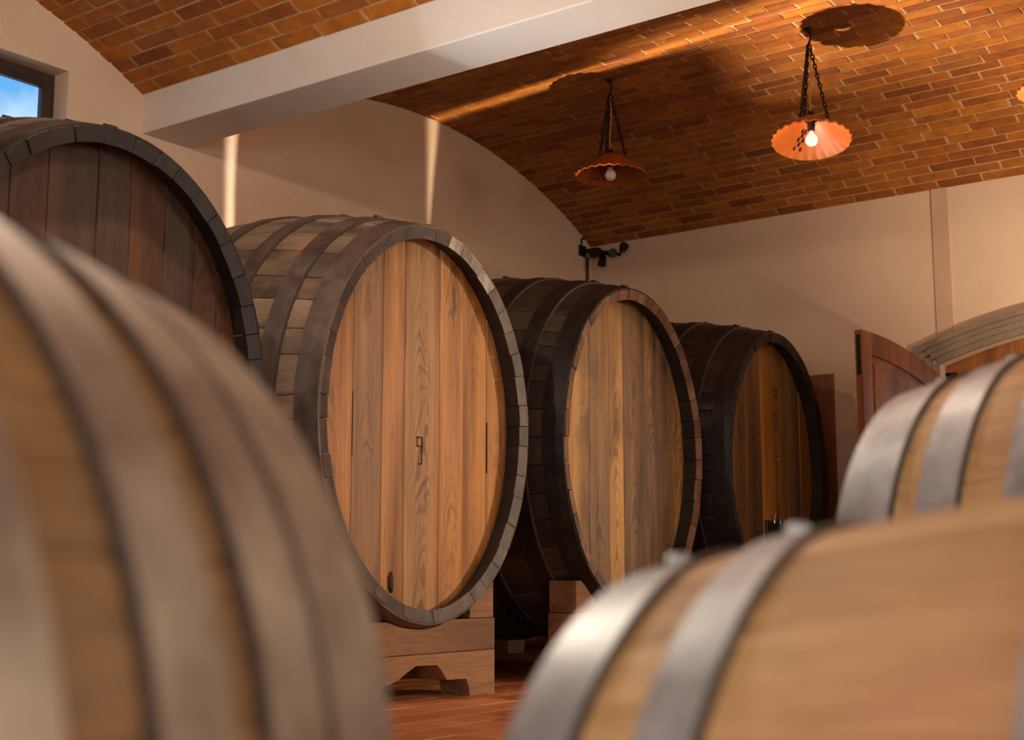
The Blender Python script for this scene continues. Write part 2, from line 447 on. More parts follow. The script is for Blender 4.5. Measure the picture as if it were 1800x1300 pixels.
# wall behind the casks, with the high window opening
WY0, WY1, WZ0, WZ1 = 3.15, 4.64, 2.78, 3.545
m = M()
m.box(XL - 0.2, XL, YN, WY0, 0, 4.5).box(XL - 0.2, XL, WY1, YB + 0.4, 0, 4.5)
m.box(XL - 0.2, XL, WY0, WY1, 0, WZ0).box(XL - 0.2, XL, WY0, WY1, WZ1, 4.5)
struct(m.build('wall_left', 'plaster_wall'), 'plain plastered wall behind the row of big casks', 'wall')
# back wall with arched doorway
DXC, DZC = -2.225, -1.525        # centre of the arch circle
DR = 3.8125                      # intrados radius of the opening
DXJ = -3.55                      # left jamb
DXR = 2 * DXC - DXJ
def arch_pts(r, x0, x1, n=24):
    return [(x, DZC + math.sqrt(r * r - (x - DXC) ** 2)) for x in [x0 + (x1 - x0) * i / n for i in range(n + 1)]]
m = M()
m.box(XL, DXJ, YB, YB + 0.4, 0, 4.5).box(DXR, XR + 0.3, YB, YB + 0.4, 0, 4.5)
ap = arch_pts(DR + 0.115, DXJ, DXR)
for i in range(len(ap) - 1):
    m.prism([ap[i], ap[i + 1], (ap[i + 1][0], 4.5), (ap[i][0], 4.5)], YB, YB + 0.4, 'y')
struct(m.build('wall_back', 'plaster_wall'), 'peach lit plastered end wall with the arched doorway', 'wall')
m = M()
m.box(XR, XR + 0.3, YN, -0.25, 0, 4.5).box(XR, XR + 0.3, 1.45, 4.55, 0, 4.5).box(XR, XR + 0.3, 6.45, YB + 0.4, 0, 4.5)
m.box(XR, XR + 0.3, -0.25, 1.45, 0, 1.05).box(XR, XR + 0.3, -0.25, 1.45, 2.75, 4.5)  # openings here are cut around the added fill lamps
m.box(XR, XR + 0.3, 4.55, 6.45, 0, 1.15).box(XR, XR + 0.3, 4.55, 6.45, 3.25, 4.5)
struct(m.build('wall_right', 'plaster_wall'), 'plastered long wall opposite the casks', 'wall')
m = M()
m.box(XL - 0.4, -0.15, YN - 0.3, YN, 0, 4.5).box(1.65, XR + 0.3, YN - 0.3, YN, 0, 4.5)
m.box(-0.15, 1.65, YN - 0.3, YN, 0, 0.15).box(-0.15, 1.65, YN - 0.3, YN, 1.95, 4.5)  # gap made for the added fill lamp behind the viewer
struct(m.build('wall_front', 'plaster_wall'), 'plastered wall behind the viewer', 'wall')
# plaster beams (one in view, one overhead)
def soft_beam(name, y0, y1):
    c = 0.008
    poly = [(y0, 4.45), (y0, ZBEAM + c), (y0 + c * .3, ZBEAM + c * .3), (y0 + c, ZBEAM), (y1 - c, ZBEAM), (y1 - c * .3, ZBEAM + c * .3), (y1, ZBEAM + c), (y1, 4.45)]
    return M().prism(poly, XL - 0.05, XR + 0.05, 'x').build(name, 'plaster_beam')
struct(soft_beam('trim_1', YBEAM0, YBEAM1), 'cream plastered beam between the two brick vaults', 'beam')
struct(soft_beam('trim_2', YBM - 0.37, YBM), 'cream plastered beam overhead behind the viewer', 'beam')
struct(M().prism([(-3.555, 3.56), (-3.555, 2.33), (-3.43, 2.36), (-3.43, 3.56)], YB - 0.018, YB + 0.01, 'y').build('shadow_stripe', 'plaster_shadow'),  # shadow stripe modelled as a raised, darker strip
       'vertical shadow stripe on end wall above the doorway, built as darker plaster', 'trim')

# ------------------------------------------------------------------ brick vaults
def shell(name, yc, label):
    n = 28; v = []; f = []
    for i in range(n + 1):
        y = yc - SPAN / 2 - 0.02 + (SPAN + 0.04) * i / n
        z = ZC - VR + math.sqrt(VR * VR - (y - yc) ** 2) - 0.002
        for x in (XL - 0.2, XR + 0.2):
            v += [(x, y, z), (x, y, z + 0.2)]
    for i in range(n):
        a, b = i * 4, (i + 1) * 4
        f += [(a, b, b + 2, a + 2), (a + 1, a + 3, b + 3, b + 1)]
    f += [(0, 2, 3, 1), (n * 4, n * 4 + 1, n * 4 + 3, n * 4 + 2)]
    for i in range(n):
        a, b = i * 4, (i + 1) * 4
        f += [(a, a + 1, b + 1, b), (a + 2, b + 2, b + 3, a + 3)]
    return struct(obj(name, v, f, 'mortar'), label, 'ceiling')
vault2 = shell('ceiling', YC2, 'brick barrel vault with pendant lamps between beam and end wall')
vault1 = shell('ceiling.001', YC1, 'brick barrel vault left of the plastered beam')
vault0 = shell('ceiling.002', YC0, 'vault behind the viewer')

BL, BP = 0.345, 0.0945           # brick length and course pitch
def brick_mesh(k):
    rnd = random.Random(k)
    L, W, H, c = BL / 2 - 0.007, BP / 2 - 0.0062, 0.02, 0.005
    j = lambda s=0.0025: rnd.uniform(-s, s)
    base = [(-L + j(), -W + j(), 0.012), (L + j(), -W + j(), 0.012), (L + j(), W + j(), 0.012), (-L + j(), W + j(), 0.012)]
    mid = [(x, y, -0.004) for x, y, z in base]
    top = [(x * (1 - c / L), y * (1 - c / W), -0.0095 + j(0.0025)) for x, y, z in base]
    v = base + mid + top
    f = []
    for a in (0, 4):
        for i in range(4): f.append((a + i, a + (i + 1) % 4, a + 4 + (i + 1) % 4, a + 4 + i))
    f.append((8, 9, 10, 11))
    me = bpy.data.meshes.new('brick'); me.from_pydata(v, [], f)
    bm = bmesh.new(); bm.from_mesh(me); bmesh.ops.recalc_face_normals(bm, faces=bm.faces)
    # the open back faces the shell: make the normals point into the room
    if sum(fc.normal.z for fc in bm.faces) > 0: bmesh.ops.reverse_faces(bm, faces=bm.faces)
    bm.to_mesh(me); bm.free()
    me.materials.append(MATS['brick'])
    return me
BRICKS = [brick_mesh(k) for k in range(8)]
cam_fw = Vector((-math.sin(AZ) * math.cos(PITCH), math.cos(AZ) * math.cos(PITCH), math.sin(PITCH)))
cam_r = Vector((math.cos(AZ), math.sin(AZ), 0)); cam_u = cam_r.cross(cam_fw)
def in_view(p, mx=0.0):
    d = Vector(p) - Vector((0, 0, HC)); z = d.dot(cam_fw)
    if z < 0.2: return None
    x = 900 + FPX * d.dot(cam_r) / z; y = 650 - FPX * d.dot(cam_u) / z
    return z if -mx < x < 1800 + mx and -mx < y < 1300 + mx else None
def beam_hides(p):
    """does the beam stand between the photograph's viewpoint and this point?"""
    o = Vector((0, 0, HC)); d = Vector(p) - o
    if p[1] < YBEAM1: return False
    t = (YBEAM1 - o.y) / d.y
    return (o + d * t).z > ZBEAM
def lay_bricks(shell_o, yc, y_from, y_to, x_to):
    half = math.asin((SPAN / 2) / VR)
    arc = VR * 2 * half; n = int(arc / BP)
    pieces = []
    for i in range(n + 1):
        th = -half + (i + 0.5) * (2 * half) / (n + 0.0)
        if th > half - 0.004: continue
        y = yc + VR * math.sin(th); z = ZC - VR + VR * math.cos(th)
        if y < y_from or y > y_to: continue
        x = XL - BL * 0.5 + (BL * 0.5 if i % 2 else 0.0) + random.uniform(-0.07, 0.07)
        while x < x_to:
            jz = random.uniform(-0.002, 0.002)
            if x - BL / 2 > XL - BL:
                rot = Matrix.Rotation(-th, 4, 'X') @ Matrix.Rotation(random.uniform(-0.006, 0.006), 4, 'Z')
                # local +z points out of the room
                pieces.append((Vector((x, y, z + jz)), rot))
            x += BL + random.uniform(-0.006, 0.006)
    seen, rest = [], []
    for p, rot in pieces:
        d = in_view(p, 10)
        if d is not None and not beam_hides(p): seen.append((d, p, rot))
        else: rest.append((p, rot))
    seen.sort(key=lambda q: q[0])
    rest += [(p, rot) for _, p, rot in seen[300:]]
    for k, (d, p, rot) in enumerate(seen[:300]):
        share('brick', BRICKS[k % 8], shell_o, Matrix.Translation(p) @ rot)
    v = []; f = []
    for k, (p, rot) in enumerate(rest):
        me = BRICKS[k % 8]; b = len(v)
        mt = Matrix.Translation(p) @ rot
        v += [tuple(mt @ q.co) for q in me.vertices]
        f += [tuple(i + b for i in pl.vertices) for pl in me.polygons]
    if v:
        me = bpy.data.meshes.new('brickwork'); me.from_pydata(v, [], f); me.materials.append(MATS['brick_far'])
        o = bpy.data.objects.new('brickwork', me); COL.objects.link(o); o.parent = shell_o; o['kind'] = 'stuff'
    return len(seen), len(rest)
print('bricks', lay_bricks(vault2, YC2, 0, 99, XR - 0.1), lay_bricks(vault1, YC1, 0.5, 99, XR - 0.1))

# ------------------------------------------------------------------ floor tiles
def tile_mesh():
    m = M().cbox(-0.1445, 0.1445, -0.0945, 0.0945, -0.02, 0.0, 0.0015)
    o = m.build('tile', 'terracotta_tile'); me = o.data
    bpy.data.objects.remove(o); return me
TILE = tile_mesh()
tl = []
for i in range(-40, 40):
    x = -3.4 + i * 0.202
    for k in range(-30, 30):
        y = 5.0 + k * 0.302 + (0.151 if i % 2 else 0)
        if XL + 0.1 < x < XR and YN < y < YB - 0.1: tl.append((x, y))
def tile_seen(x, y):
    d = in_view((x, y, 0), 30)
    return d is not None
def tile_key(q):
    return math.hypot(q[0] + 3.3, q[1] - 4.4)
tl.sort(key=tile_key)
for x, y in tl[:280]:
    share('tile', TILE, floor, Matrix.Translation((x, y, random.uniform(-0.0015, 0.0015))) @ Matrix.Rotation(PI / 2, 4, 'Z'))
v = []; f = []
for x, y in tl[280:]:
    b = len(v); mt = Matrix.Translation((x, y, 0)) @ Matrix.Rotation(PI / 2, 4, 'Z')
    v += [tuple(mt @ Vector(q)) for q in ((-.146, -.096, 0), (.146, -.096, 0), (.146, .096, 0), (-.146, .096, 0), (-.148, -.098, -.012), (.148, -.098, -.012), (.148, .098, -.012), (-.148, .098, -.012))]
    f += [(b, b + 1, b + 2, b + 3)] + [(b + j, b + 4 + j, b + 4 + (j + 1) % 4, b + (j + 1) % 4) for j in range(4)]
tw = obj('tilework', v, f, 'terracotta_tile', floor); tw['kind'] = 'stuff'

# ------------------------------------------------------------------ window in the cask wall
win = bpy.data.objects.new('window_1', None); COL.objects.link(win)
win.location = (XL - 0.13, (WY0 + WY1) / 2, WZ0)
struct(win, 'small dark framed window high on the cask wall', 'window')
hw, hh = (WY1 - WY0) / 2, WZ1 - WZ0
m = M()
fw_ = 0.075
m.cbox(-0.035, 0.0, -hw, -hw + fw_, 0, hh).cbox(-0.035, 0.0, hw - fw_, hw, 0, hh)
m.cbox(-0.036, -0.0012, -hw + .01, hw - .01, 0.001, fw_).cbox(-0.036, -0.0012, -hw + .01, hw - .01, hh - fw_, hh - 0.001)
m.build('window_frame', 'window_wood', win)
m = M(); s = 0.06
for a0, a1 in ((-hw + s, -0.0), (0.0, hw - s)):
    m.cbox(-0.02, 0.022, a0, a0 + 0.04, s, hh - s).cbox(-0.02, 0.022, a1 - 0.04, a1, s, hh - s)
    m.cbox(-0.021, 0.0205, a0 + .01, a1 - .01, s + .001, s + 0.04).cbox(-0.021, 0.0205, a0 + .01, a1 - .01, hh - s - 0.04, hh - s - .001)
m.build('window_sash', 'window_wood', win)
for a0, a1 in ((-hw + s + 0.035, -0.035), (0.035, hw - s - 0.035)):
    M().box(-0.006, -0.002, a0, a1, s + 0.035, hh - s - 0.035).build('pane', 'glass', win)
M().cbox(-0.1, 0.13, -hw, hw, -0.03, 0.004, 0.004).build('window_sill', 'plaster_beam', win)

# ------------------------------------------------------------------ arched doorway
door = bpy.data.objects.new('door_1', None); COL.objects.link(door)
door.location = (DXC, YB, 0)
struct(door, 'arched doorway with moulded surround and wooden leaves in end wall', 'door')
def arch_band(m, r0, r1, x0, x1, y0, y1, n=30):
    """curved band between two radii, local to the door"""
    for i in range(n):
        xa = x0 + (x1 - x0) * i / n; xb = x0 + (x1 - x0) * (i + 1) / n
        z = lambda r, x: DZC + math.sqrt(r * r - x * x)
        poly = [(xa, z(r0, xa)), (xb, z(r0, xb)), (xb, z(r1, xb)), (xa, z(r1, xa))]
        m.prism(poly, y0, y1, 'y')
jx = DXJ - DXC
m = M()
for r0, r1, pr in ((DR + 0.115, DR + 0.165, 0.035), (DR + 0.165, DR + 0.21, 0.055), (DR + 0.21, DR + 0.255, 0.045), (DR + 0.255, DR + 0.305, 0.075)):
    e = (r0 - DR - 0.115)
    arch_band(m, r0, r1, jx - 0.01 - e * 0.9, -jx + 0.01 + e * 0.9, -pr, 0.0)
m.build('archivolt', 'stone_mould', door)
for sgn in (-1, 1):
    m = M()
    for a, b, pr in ((0.0, 0.05, 0.035), (0.05, 0.095, 0.055), (0.095, 0.14, 0.045), (0.14, 0.185, 0.075)):
        xa, xb = sorted((sgn * (abs(jx) + a), sgn * (abs(jx) + b)))
        m.box(xa, xb, -pr, 0.0, 0, 2.17 + a * 1.1)
    m.build('jamb_moulding', 'stone_mould', door)
m = M()
arch_band(m, DR - 0.055, DR + 0.118, jx, -jx, 0.12, 0.22)
m.build('frame_head', 'door_wood', door)
for sgn in (-1, 1):
    xa, xb = sorted((sgn * abs(jx), sgn * (abs(jx) - 0.09)))
    M().box(xa, xb, 0.12, 0.22, 0, 2.12).build('frame_post', 'door_wood', door)
# leaves: shaped boards with raised rails and a sunk panel
def leaf(width, mirror, loc, rotz):
    rt = bpy.data.objects.new('leaf', None); COL.objects.link(rt); rt.parent = door
    rt.location = loc; rt.rotation_euler = (0, 0, rotz)
    s = -1 if mirror else 1
    zt = lambda u, d=0.0: DZC + math.sqrt((DR - d) ** 2 - (abs(jx) - u) ** 2) - 0.02   # top edge at distance u from the hinge
    th = 0.055
    N = 14
    def shape(u0, u1, z0, d, y0, y1, name, mat, ztop=None):
        us = [u0 + (u1 - u0) * i / N for i in range(N + 1)]
        poly = [(s * u0, z0)] + ([(s * u, zt(u, d)) for u in us] if ztop is None else [(s * u0, ztop), (s * u1, ztop)]) + [(s * u1, z0)]
        return M().prism(poly, y0, y1, 'y').build(name, mat, rt)
    st = 0.13
    shape(0, st, 0.02, 0, -th / 2, th / 2, 'stile', 'door_wood')
    shape(width - st, width, 0.02, 0, -th / 2, th / 2, 'stile', 'door_wood')
    us = [st + (width - 2 * st) * i / N for i in range(N + 1)]
    poly = [(s * u, zt(u, 0.16)) for u in us] + [(s * u, zt(u)) for u in reversed(us)]
    M().prism(poly, -th / 2, th / 2, 'y').build('top_rail', 'door_wood', rt)
    shape(st, width - st, 0.02, 0, -th / 2, th / 2, 'bottom_rail', 'door_wood', 0.22)
    shape(st, width - st, 0.95, 0, -th / 2, th / 2, 'middle_rail', 'door_wood', 1.1)
    shape(st - .005, width - st + .005, 1.1, 0.155, -0.012, 0.012, 'panel', 'door_wood')
    shape(st + .05, width - st - .05, 1.15, 0.21, -0.022, 0.022, 'raised_panel', 'door_wood')
    shape(st - .005, width - st + .005, 0.22, 0, -0.012, 0.012, 'panel', 'door_wood', 0.95)
    x0, x1 = sorted((s * (width - 0.006), s * (width + 0.004)))
    M().box(x0, x1, -0.014, 0.014, 1.95, 2.235).build('lock_plate', 'black_iron', rt)
    return rt
LW = abs(jx) - 0.015
leaf(LW, False, (jx + 0.03, -0.03, 0), math.radians(-96))
leaf(LW, True, (-jx - 0.03, 0.09, 0), 0.0)

# ------------------------------------------------------------------ barrels
def ellipse_params(a, b, n, jitter, rnd):
    """n cut angles spread by arc length, with uneven widths"""
    K = 720; acc = [0.0]; prev = (a, 0.0)
    for i in range(1, K + 1):
        t = 2 * PI * i / K; p = (a * math.cos(t), b * math.sin(t))
        acc.append(acc[-1] + math.hypot(p[0] - prev[0], p[1] - prev[1])); prev = p
    w = [1 + rnd.uniform(-jitter, jitter) for _ in range(n)]; tot = sum(w)
    cuts = [0.0]
    for x in w: cuts.append(cuts[-1] + x / tot)
    out = []; j = 0
    for c in cuts:
        tgt = c * acc[-1]
        while j < K and acc[j + 1] < tgt - 1e-9: j += 1
        fr = (tgt - acc[j]) / max(acc[j + 1] - acc[j], 1e-9) if j < K else 0
        out.append(2 * PI * (j + fr) / K)
    return out
def barrel(name, label, loc, rot, zc, L, a, b, kb, nst, thick, cro, planks, hoops, mats, seed=1, jit=0.3, clamp=True, group=None, cat='barrel', groove=0.004):
    """axis along local x (front head at +L/2), centre height zc above the base Empty"""
    rnd = random.Random(seed)
    t = thing(name, label, cat, loc, rot, group)
    k = lambda x: 1 + (kb - 1) * (1 - (2 * x / L) ** 2)
    NS = 16
    xs = [-L / 2 + L * i / NS for i in range(NS + 1)]
    cuts = ellipse_params(a, b, nst, jit, rnd)
    off = rnd.uniform(0, 1)
    def P(x, th, d):
        kk = k(x)
        A, B = a * kk, b * kk
        nx, nz = math.cos(th) / A, math.sin(th) / B
        ln = math.hypot(nx, nz)
        return (x, A * math.cos(th) - d * nx / ln, zc + B * math.sin(th) - d * nz / ln)
    for i in range(nst):
        t0, t1 = cuts[i] + off, cuts[i + 1] + off
        gp = groove * 0.4 / min(a, b); t0 += gp; t1 -= gp
        w = t1 - t0; e = min(0.1, 0.012 / (w * min(a, b))) * w
        cols = [(t0, groove), (t0 + e, 0), ((t0 + t1) / 2, 0), (t1 - e, 0), (t1, groove), (t1, thick), ((t0 + t1) / 2, thick), (t0, thick)]
        jend = rnd.uniform(-0.005, 0.005) if clamp else rnd.uniform(-0.002, 0.002)
        tm = math.degrees((t0 + t1) / 2) % 360; fi = []
        v = []; f = []; n = len(cols)
        for j, x in enumerate(xs):
            for th, d in cols:
                xx = x
                if j == NS: xx = x + jend - (0.012 if d >= thick else 0)
                if j == 0: xx = x - jend + (0.012 if d >= thick else 0)
                q = P(x, th, d); v.append((xx, q[1], q[2]))
        for j in range(NS):
            for c in range(n):
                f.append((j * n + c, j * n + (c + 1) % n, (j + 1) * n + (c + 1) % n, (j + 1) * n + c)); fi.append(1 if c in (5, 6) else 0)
        for r_ in (0, NS):
            o_ = r_ * n; fi += [2, 2]
            f += [(o_, o_ + 1, o_ + 2, o_ + 6, o_ + 7), (o_ + 2, o_ + 3, o_ + 4, o_ + 5, o_ + 6)]
        em = mats.get('end', mats['stave'])
        if mats.get('worn') and mats['worn'][0] < tm < mats['worn'][1]: em = 'end_pale'
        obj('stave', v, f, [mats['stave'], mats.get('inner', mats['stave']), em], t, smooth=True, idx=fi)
    # heads made of upright planks
    for side in (1, -1):
        xh = side * (L / 2 - cro)
        ai, bi = a * k(xh) - thick + 0.004, b * k(xh) - thick + 0.004
        bs = [-ai] + [p for p in planks if -ai + .02 < p < ai - .02] + [ai]
        if side < 0: bs = [-ai, -ai * .5, 0, ai * .5, ai]
        for y0, y1 in zip(bs[:-1], bs[1:]):
            N = 10
            ys = [y0 + (y1 - y0) * i / N for i in range(N + 1)]
            hz = lambda y: bi * math.sqrt(max(0, 1 - (y / ai) ** 2))
            poly = [(y, zc + hz(y)) for y in ys] + [(y, zc - hz(y)) for y in reversed(ys)]
            # drop coincident end points
            pp = []
            for q in poly:
                if not pp or math.hypot(q[0] - pp[-1][0], q[1] - pp[-1][1]) > 1e-5: pp.append(q)
            if math.hypot(pp[0][0] - pp[-1][0], pp[0][1] - pp[-1][1]) < 1e-5: pp.pop()
            cy = (y0 + y1) / 2; g = 0.004; sc = 1 - 2 * g / (y1 - y0)
            n = len(pp); jx_ = rnd.uniform(-0.0025, 0.0025)
            x_ = xh + side * jx_
            v = [(xh - side * 0.05, y - cy, z) for y, z in pp] + [(x_ - side * 0.007, y - cy, z) for y, z in pp] + [(x_, (y - cy) * sc, z) for y, z in pp]
            f = [tuple(range(n)), tuple(range(2 * n, 3 * n))]
            for r_ in (0, n):
                f += [(r_ + i, r_ + (i + 1) % n, r_ + n + (i + 1) % n, r_ + n + i) for i in range(n)]
            obj('head_plank', v, f, mats['head'], t, loc=(0, cy, 0))
    # hoops
    hth = 0.009 if clamp else 0.004
    for (x0, x1) in hoops:
        for side in (1, -1):
            xa, xb = sorted((side * x0, side * x1))
            n = 96; v = []; f = []
            for q in range(n):
                th = 2 * PI * q / n
                for x, d in ((xa, 0.001), (xa, -hth), (xb, -hth), (xb, 0.001)):
                    v.append(P(x, th, d))
            for q in range(n):
                for c in range(4):
                    f.append((q * 4 + c, q * 4 + (c + 1) % 4, ((q + 1) % n) * 4 + (c + 1) % 4, ((q + 1) % n) * 4 + c))
            h = obj('hoop', v, f, mats['hoop'], t, smooth=True)
            # dark band: blackened hoop edge and the shadow beside it in one
            edge_w = 0.008 if clamp else 0.0045
            xo = (side * max(x0, x1), side * (max(x0, x1) + edge_w)) if clamp else (side * min(x0, x1), side * (min(x0, x1) - edge_w))
            xo = sorted(xo); v = []; f = []
            if abs(xo[0]) <= L / 2 and abs(xo[1]) <= L / 2:
                for q in range(n):
                    th = 2 * PI * q / n
                    for x, d in ((xo[0], 0.001), (xo[0], -hth - 0.0008), (xo[1], -hth - 0.0008), (xo[1], 0.001)): v.append(P(x, th, d))
                for q in range(n):
                    for c in range(4):
                        f.append((q * 4 + c, q * 4 + (c + 1) % 4, ((q + 1) % n) * 4 + (c + 1) % 4, ((q + 1) % n) * 4 + c))
                obj('hoop_edge_shadow', v, f, 'edge_shadow_dark', h, smooth=True)
            if clamp:
                xm = (xa + xb) / 2; th = PI / 2 + rnd.uniform(-0.05, 0.12)
                p = P(xm, th, -0.006)
                mm = M().cbox(xm - 0.02, xm + 0.02, p[1] - 0.022, p[1] + 0.022, p[2] - 0.006, p[2] + 0.008, 0.003)
                mm.tube([(xm, p[1] - 0.03, p[2] + 0.006), (xm, p[1] + 0.03, p[2] + 0.006)], 0.007, 8)
                mm.build('hoop_clamp', mats['hoop'], h)
            else:
                for s_ in (-1, 1):
                    th = PI / 2 + 0.1 * s_
                    p = P((xa + xb) / 2, th, -0.005)
                    M().lathe([(0.0, 0.0045), (0.005, 0.004), (0.009, 0.001), (0.009, -0.002)], 10, 'z', p).build('rivet', mats['hoop'], h)
    return t

# ---- four big oval casks along the wall
CX, CL = -4.1625 - 1.175, 2.35
CH = [(1.175 - 0.005, 1.175 - 0.125), (1.175 - 0.235, 1.175 - 0.335), (1.175 - 0.53, 1.175 - 0.62), (1.175 - 0.845, 1.175 - 0.93)]
ZCEN = 1.31
casks = [
    ('oval_cask', 'dark brown oval cask below the window, nearest on the left', 3.095, [-.55, -.376, -.218, .0, .151, .322, .478, .6], dict(stave='stave_dark', head='head_dark', hoop='hoop_iron_dark', inner='stave_inner_shade', end='end_dark'), 11),
    ('oval_cask.001', 'large oval cask with warm orange planked head, second along the wall', 4.96, [-.443, -.239, -.081, .177, .365, .56], dict(stave='stave_grey', head='head_oak', hoop='hoop_iron', inner='stave_inner_shade', end='end_grey', worn=(55, 82)), 12),
    ('oval_cask.002', 'oval cask with pale stained planked head, third along the wall', 6.83, [-.52, -.351, -.14, .02, .27, .446, .6], dict(stave='stave_dark', head='head_oak_pale', hoop='hoop_iron_dark', inner='stave_inner_shade', end='end_brown'), 13),
    ('oval_cask.003', 'smallest looking blackened oval cask nearest the end wall, with brass tap', 8.74, [-.5, -.3, -.07, .13, .352, .55], dict(stave='stave_black', head='head_brown', hoop='hoop_iron_dark', inner='stave_inner_shade', end='end_black'), 14),
]
CASK = {}
for nm, lb, y, pl, mt, sd in casks:
    CASK[sd] = barrel(nm, lb, (CX, y, 0), (0, 0, 0), ZCEN, CL, 0.765, 0.945, 1.195, 42, 0.058, 0.115, pl, CH, mt, sd, 0.28)
XF = CL / 2 - 0.115               # head surface in cask coordinates
# burnt marks and fittings on the heads
def mark(parent, y, z, w, h, t=0.008, hook=False):
    m = M(); d = (XF - 0.002, XF + 0.0035)
    m.box(*d, y - w / 2, y + w / 2, z + h / 2 - t, z + h / 2).box(*d, y - w / 2, y + w / 2, z - h / 2, z - h / 2 + t)
    m.box(*d, y - w / 2, y - w / 2 + t, z - h / 2, z + h / 2).box(*d, y + w / 2 - t, y + w / 2, z - h / 2, z + h / 2)
    if hook:
        m.box(*d, y + 0.012, y + 0.012 + t, z - h / 2 - 0.085, z - h / 2)
        m.box(*d, y - 0.012, y + 0.012, z - h / 2 - 0.085, z - h / 2 - 0.085 + t)
    m.build('burnt_mark', 'dark_mark', parent)
c2 = CASK[12]
mark(c2, 0.03, 1.222, 0.042, 0.05, 0.007, True)
M().tube([(XF + 0.002, -0.165, 0.60), (XF + 0.006, -0.172, 0.575), (XF + 0.006, -0.17, 0.53), (XF + 0.002, -0.162, 0.505)], [0.006, 0.012, 0.012, 0.006], 8).build('knot_scar', 'dark_mark', c2)
M().box(XF - 0.003, XF + 0.003, -0.446, -0.439, 1.12, 1.42).build('split', 'dark_mark', c2)
M().box(XF - 0.003, XF + 0.003, 0.558, 0.565, 1.10, 1.36).build('split', 'dark_mark', c2)
c4 = CASK[14]
mark(c4, 0.17, 1.866, 0.05, 0.06)
mark(c4, 0.16, 1.66, 0.045, 0.13)
M().lathe([(0.0, 0.03), (0.008, 0.028), (0.012, 0.018), (0.012, -0.002)], 12, 'x', (XF, 0.15, 1.386)).build('sampling_tap', 'steel', c4)
pl = M().cbox(XF - 0.002, XF + 0.02, -0.06, 0.22, 0.56, 0.95, 0.006)
pl.build('manhole_door', 'stave_black', c4)
M().tube([(XF + 0.03, 0.085 + 0.05 * math.cos(PI * i / 12), 0.93 + 0.075 * math.sin(PI * i / 12)) for i in range(13)], 0.007, 8).build('manhole_handle', 'steel', c4)
v_ = M().tube([(XF, 0.08, 0.52), (XF + 0.09, 0.08, 0.52)], 0.018, 12)
v_.tube([(XF + 0.07, 0.08, 0.52), (XF + 0.075, 0.08, 0.46)], 0.014, 10)
v_.build('tap', 'brass', c4)

# ---- timber cradles under the casks
def cradle(label, y, x, lit):
    t = thing('cask_cradle', label, 'cradle', (x, y, 0), (0, 0, 0), 'timber cradles under the casks')
    D = 0.18
    def saddle(xs):
        kx = 1 + 0.195 * (1 - (2 * (xs - CX) / CL) ** 2)
        A, B = 0.765 * kx + 0.01, 0.945 * kx + 0.012
        return lambda u: ZCEN - B * math.sqrt(max(0, 1 - (u / A) ** 2))
    za, zb_ = saddle(x - D / 2), saddle(x + D / 2)      # the saddle follows the swelling cask
    zlow = lambda u: min(za(u), zb_(u))
    W = 0.572
    def loft(us, z1, bottom):
        pa = [(-D / 2, u, min(z1, za(u))) for u in us] + [(-D / 2, p, q) for p, q in bottom]
        pb = [(D / 2, u, min(z1, zb_(u))) for u in us] + [(D / 2, p, q) for p, q in bottom]
        n = len(pa)
        obj('cradle_board', pa + pb, [tuple(range(n)), tuple(range(n, 2 * n))] + [(i, (i + 1) % n, n + (i + 1) % n, n + i) for i in range(n)], 'cradle_wood', t)
    def layer(z0, z1, bottom=None):
        N = 24
        us = [-W + 2 * W * i / N for i in range(N + 1)]
        if bottom is not None: loft(us, z1, bottom); return
        # split in two where the cask dips below the lower edge
        runs = []; cur = []
        for u in us:
            if min(z1, zlow(u)) > z0 + 0.004: cur.append(u)
            elif cur: runs.append(cur); cur = []
        if cur: runs.append(cur)
        for r_ in runs:
            if len(r_) > 1: loft(r_, z1, [(r_[-1], z0), (r_[0], z0)])
    # foot board with the carved opening
    layer(0.0, 0.215, [(W, 0), (0.375, 0), (0.365, 0.05), (0.345, 0.085), (0.20, 0.088), (0.16, 0.13), (0.125, 0.162), (-0.03, 0.165), (-0.10, 0.135), (-0.15, 0.11), (-0.22, 0.09), (-0.36, 0.085), (-0.375, 0), (-W, 0)])
    layer(0.219, 0.372)
    W -= 0.012
    layer(0.376, 0.55)
    return t
CLAB = ['dark brown cask by the window', 'orange headed second cask', 'pale stained third cask', 'blackened cask nearest the end wall']
for (nm, lb, y, pl, mt, sd), cl in zip(casks, CLAB):
    cradle('front timber cradle with carved foot under the ' + cl, y, CX + CL / 2 - 0.16, True)
    cradle('rear timber cradle under the ' + cl, y, CX - CL / 2 + 0.3, False)

# ---- three small barrels in the foreground
BZ = dict(stave='stave_barrique', head='stave_barrique', hoop='hoop_zinc')
BA = dict(stave='stave_barrique_aged', head='stave_barrique_aged', hoop='hoop_zinc_dull')
def barrique(label, c, az, tilt, L, RB, RH, hoops, mats, seed):
    base = c[2] - RB
    t = barrel('small_barrel', label, (c[0], c[1], base), (0, -tilt, az), RB, L, RH, RH, RB / RH, 26, 0.028, 0.04, [-.18, -.09, 0, .09, .18], hoops, mats, seed, 0.2, False, 'small oak barrels in the foreground', groove=0.0012)
    M().lathe([(0.0, RB * 2 + 0.016), (0.02, RB * 2 + 0.014), (0.026, RB * 2 + 0.004), (0.026, RB * 2 - 0.01)], 18, 'z').build('bung', 'bung_silicone', t)
    return t
K = 0.957
r2 = barrique('small pale oak barrel with zinc hoops in front of the doorway', (-0.152 * K, 1.724 * K, HC - 0.062 * K), math.radians(176.8), 0, 0.909, 0.335, 0.2756, [(0.4535, 0.386), (0.354, 0.307), (0.2555, 0.20)], BZ, 21)
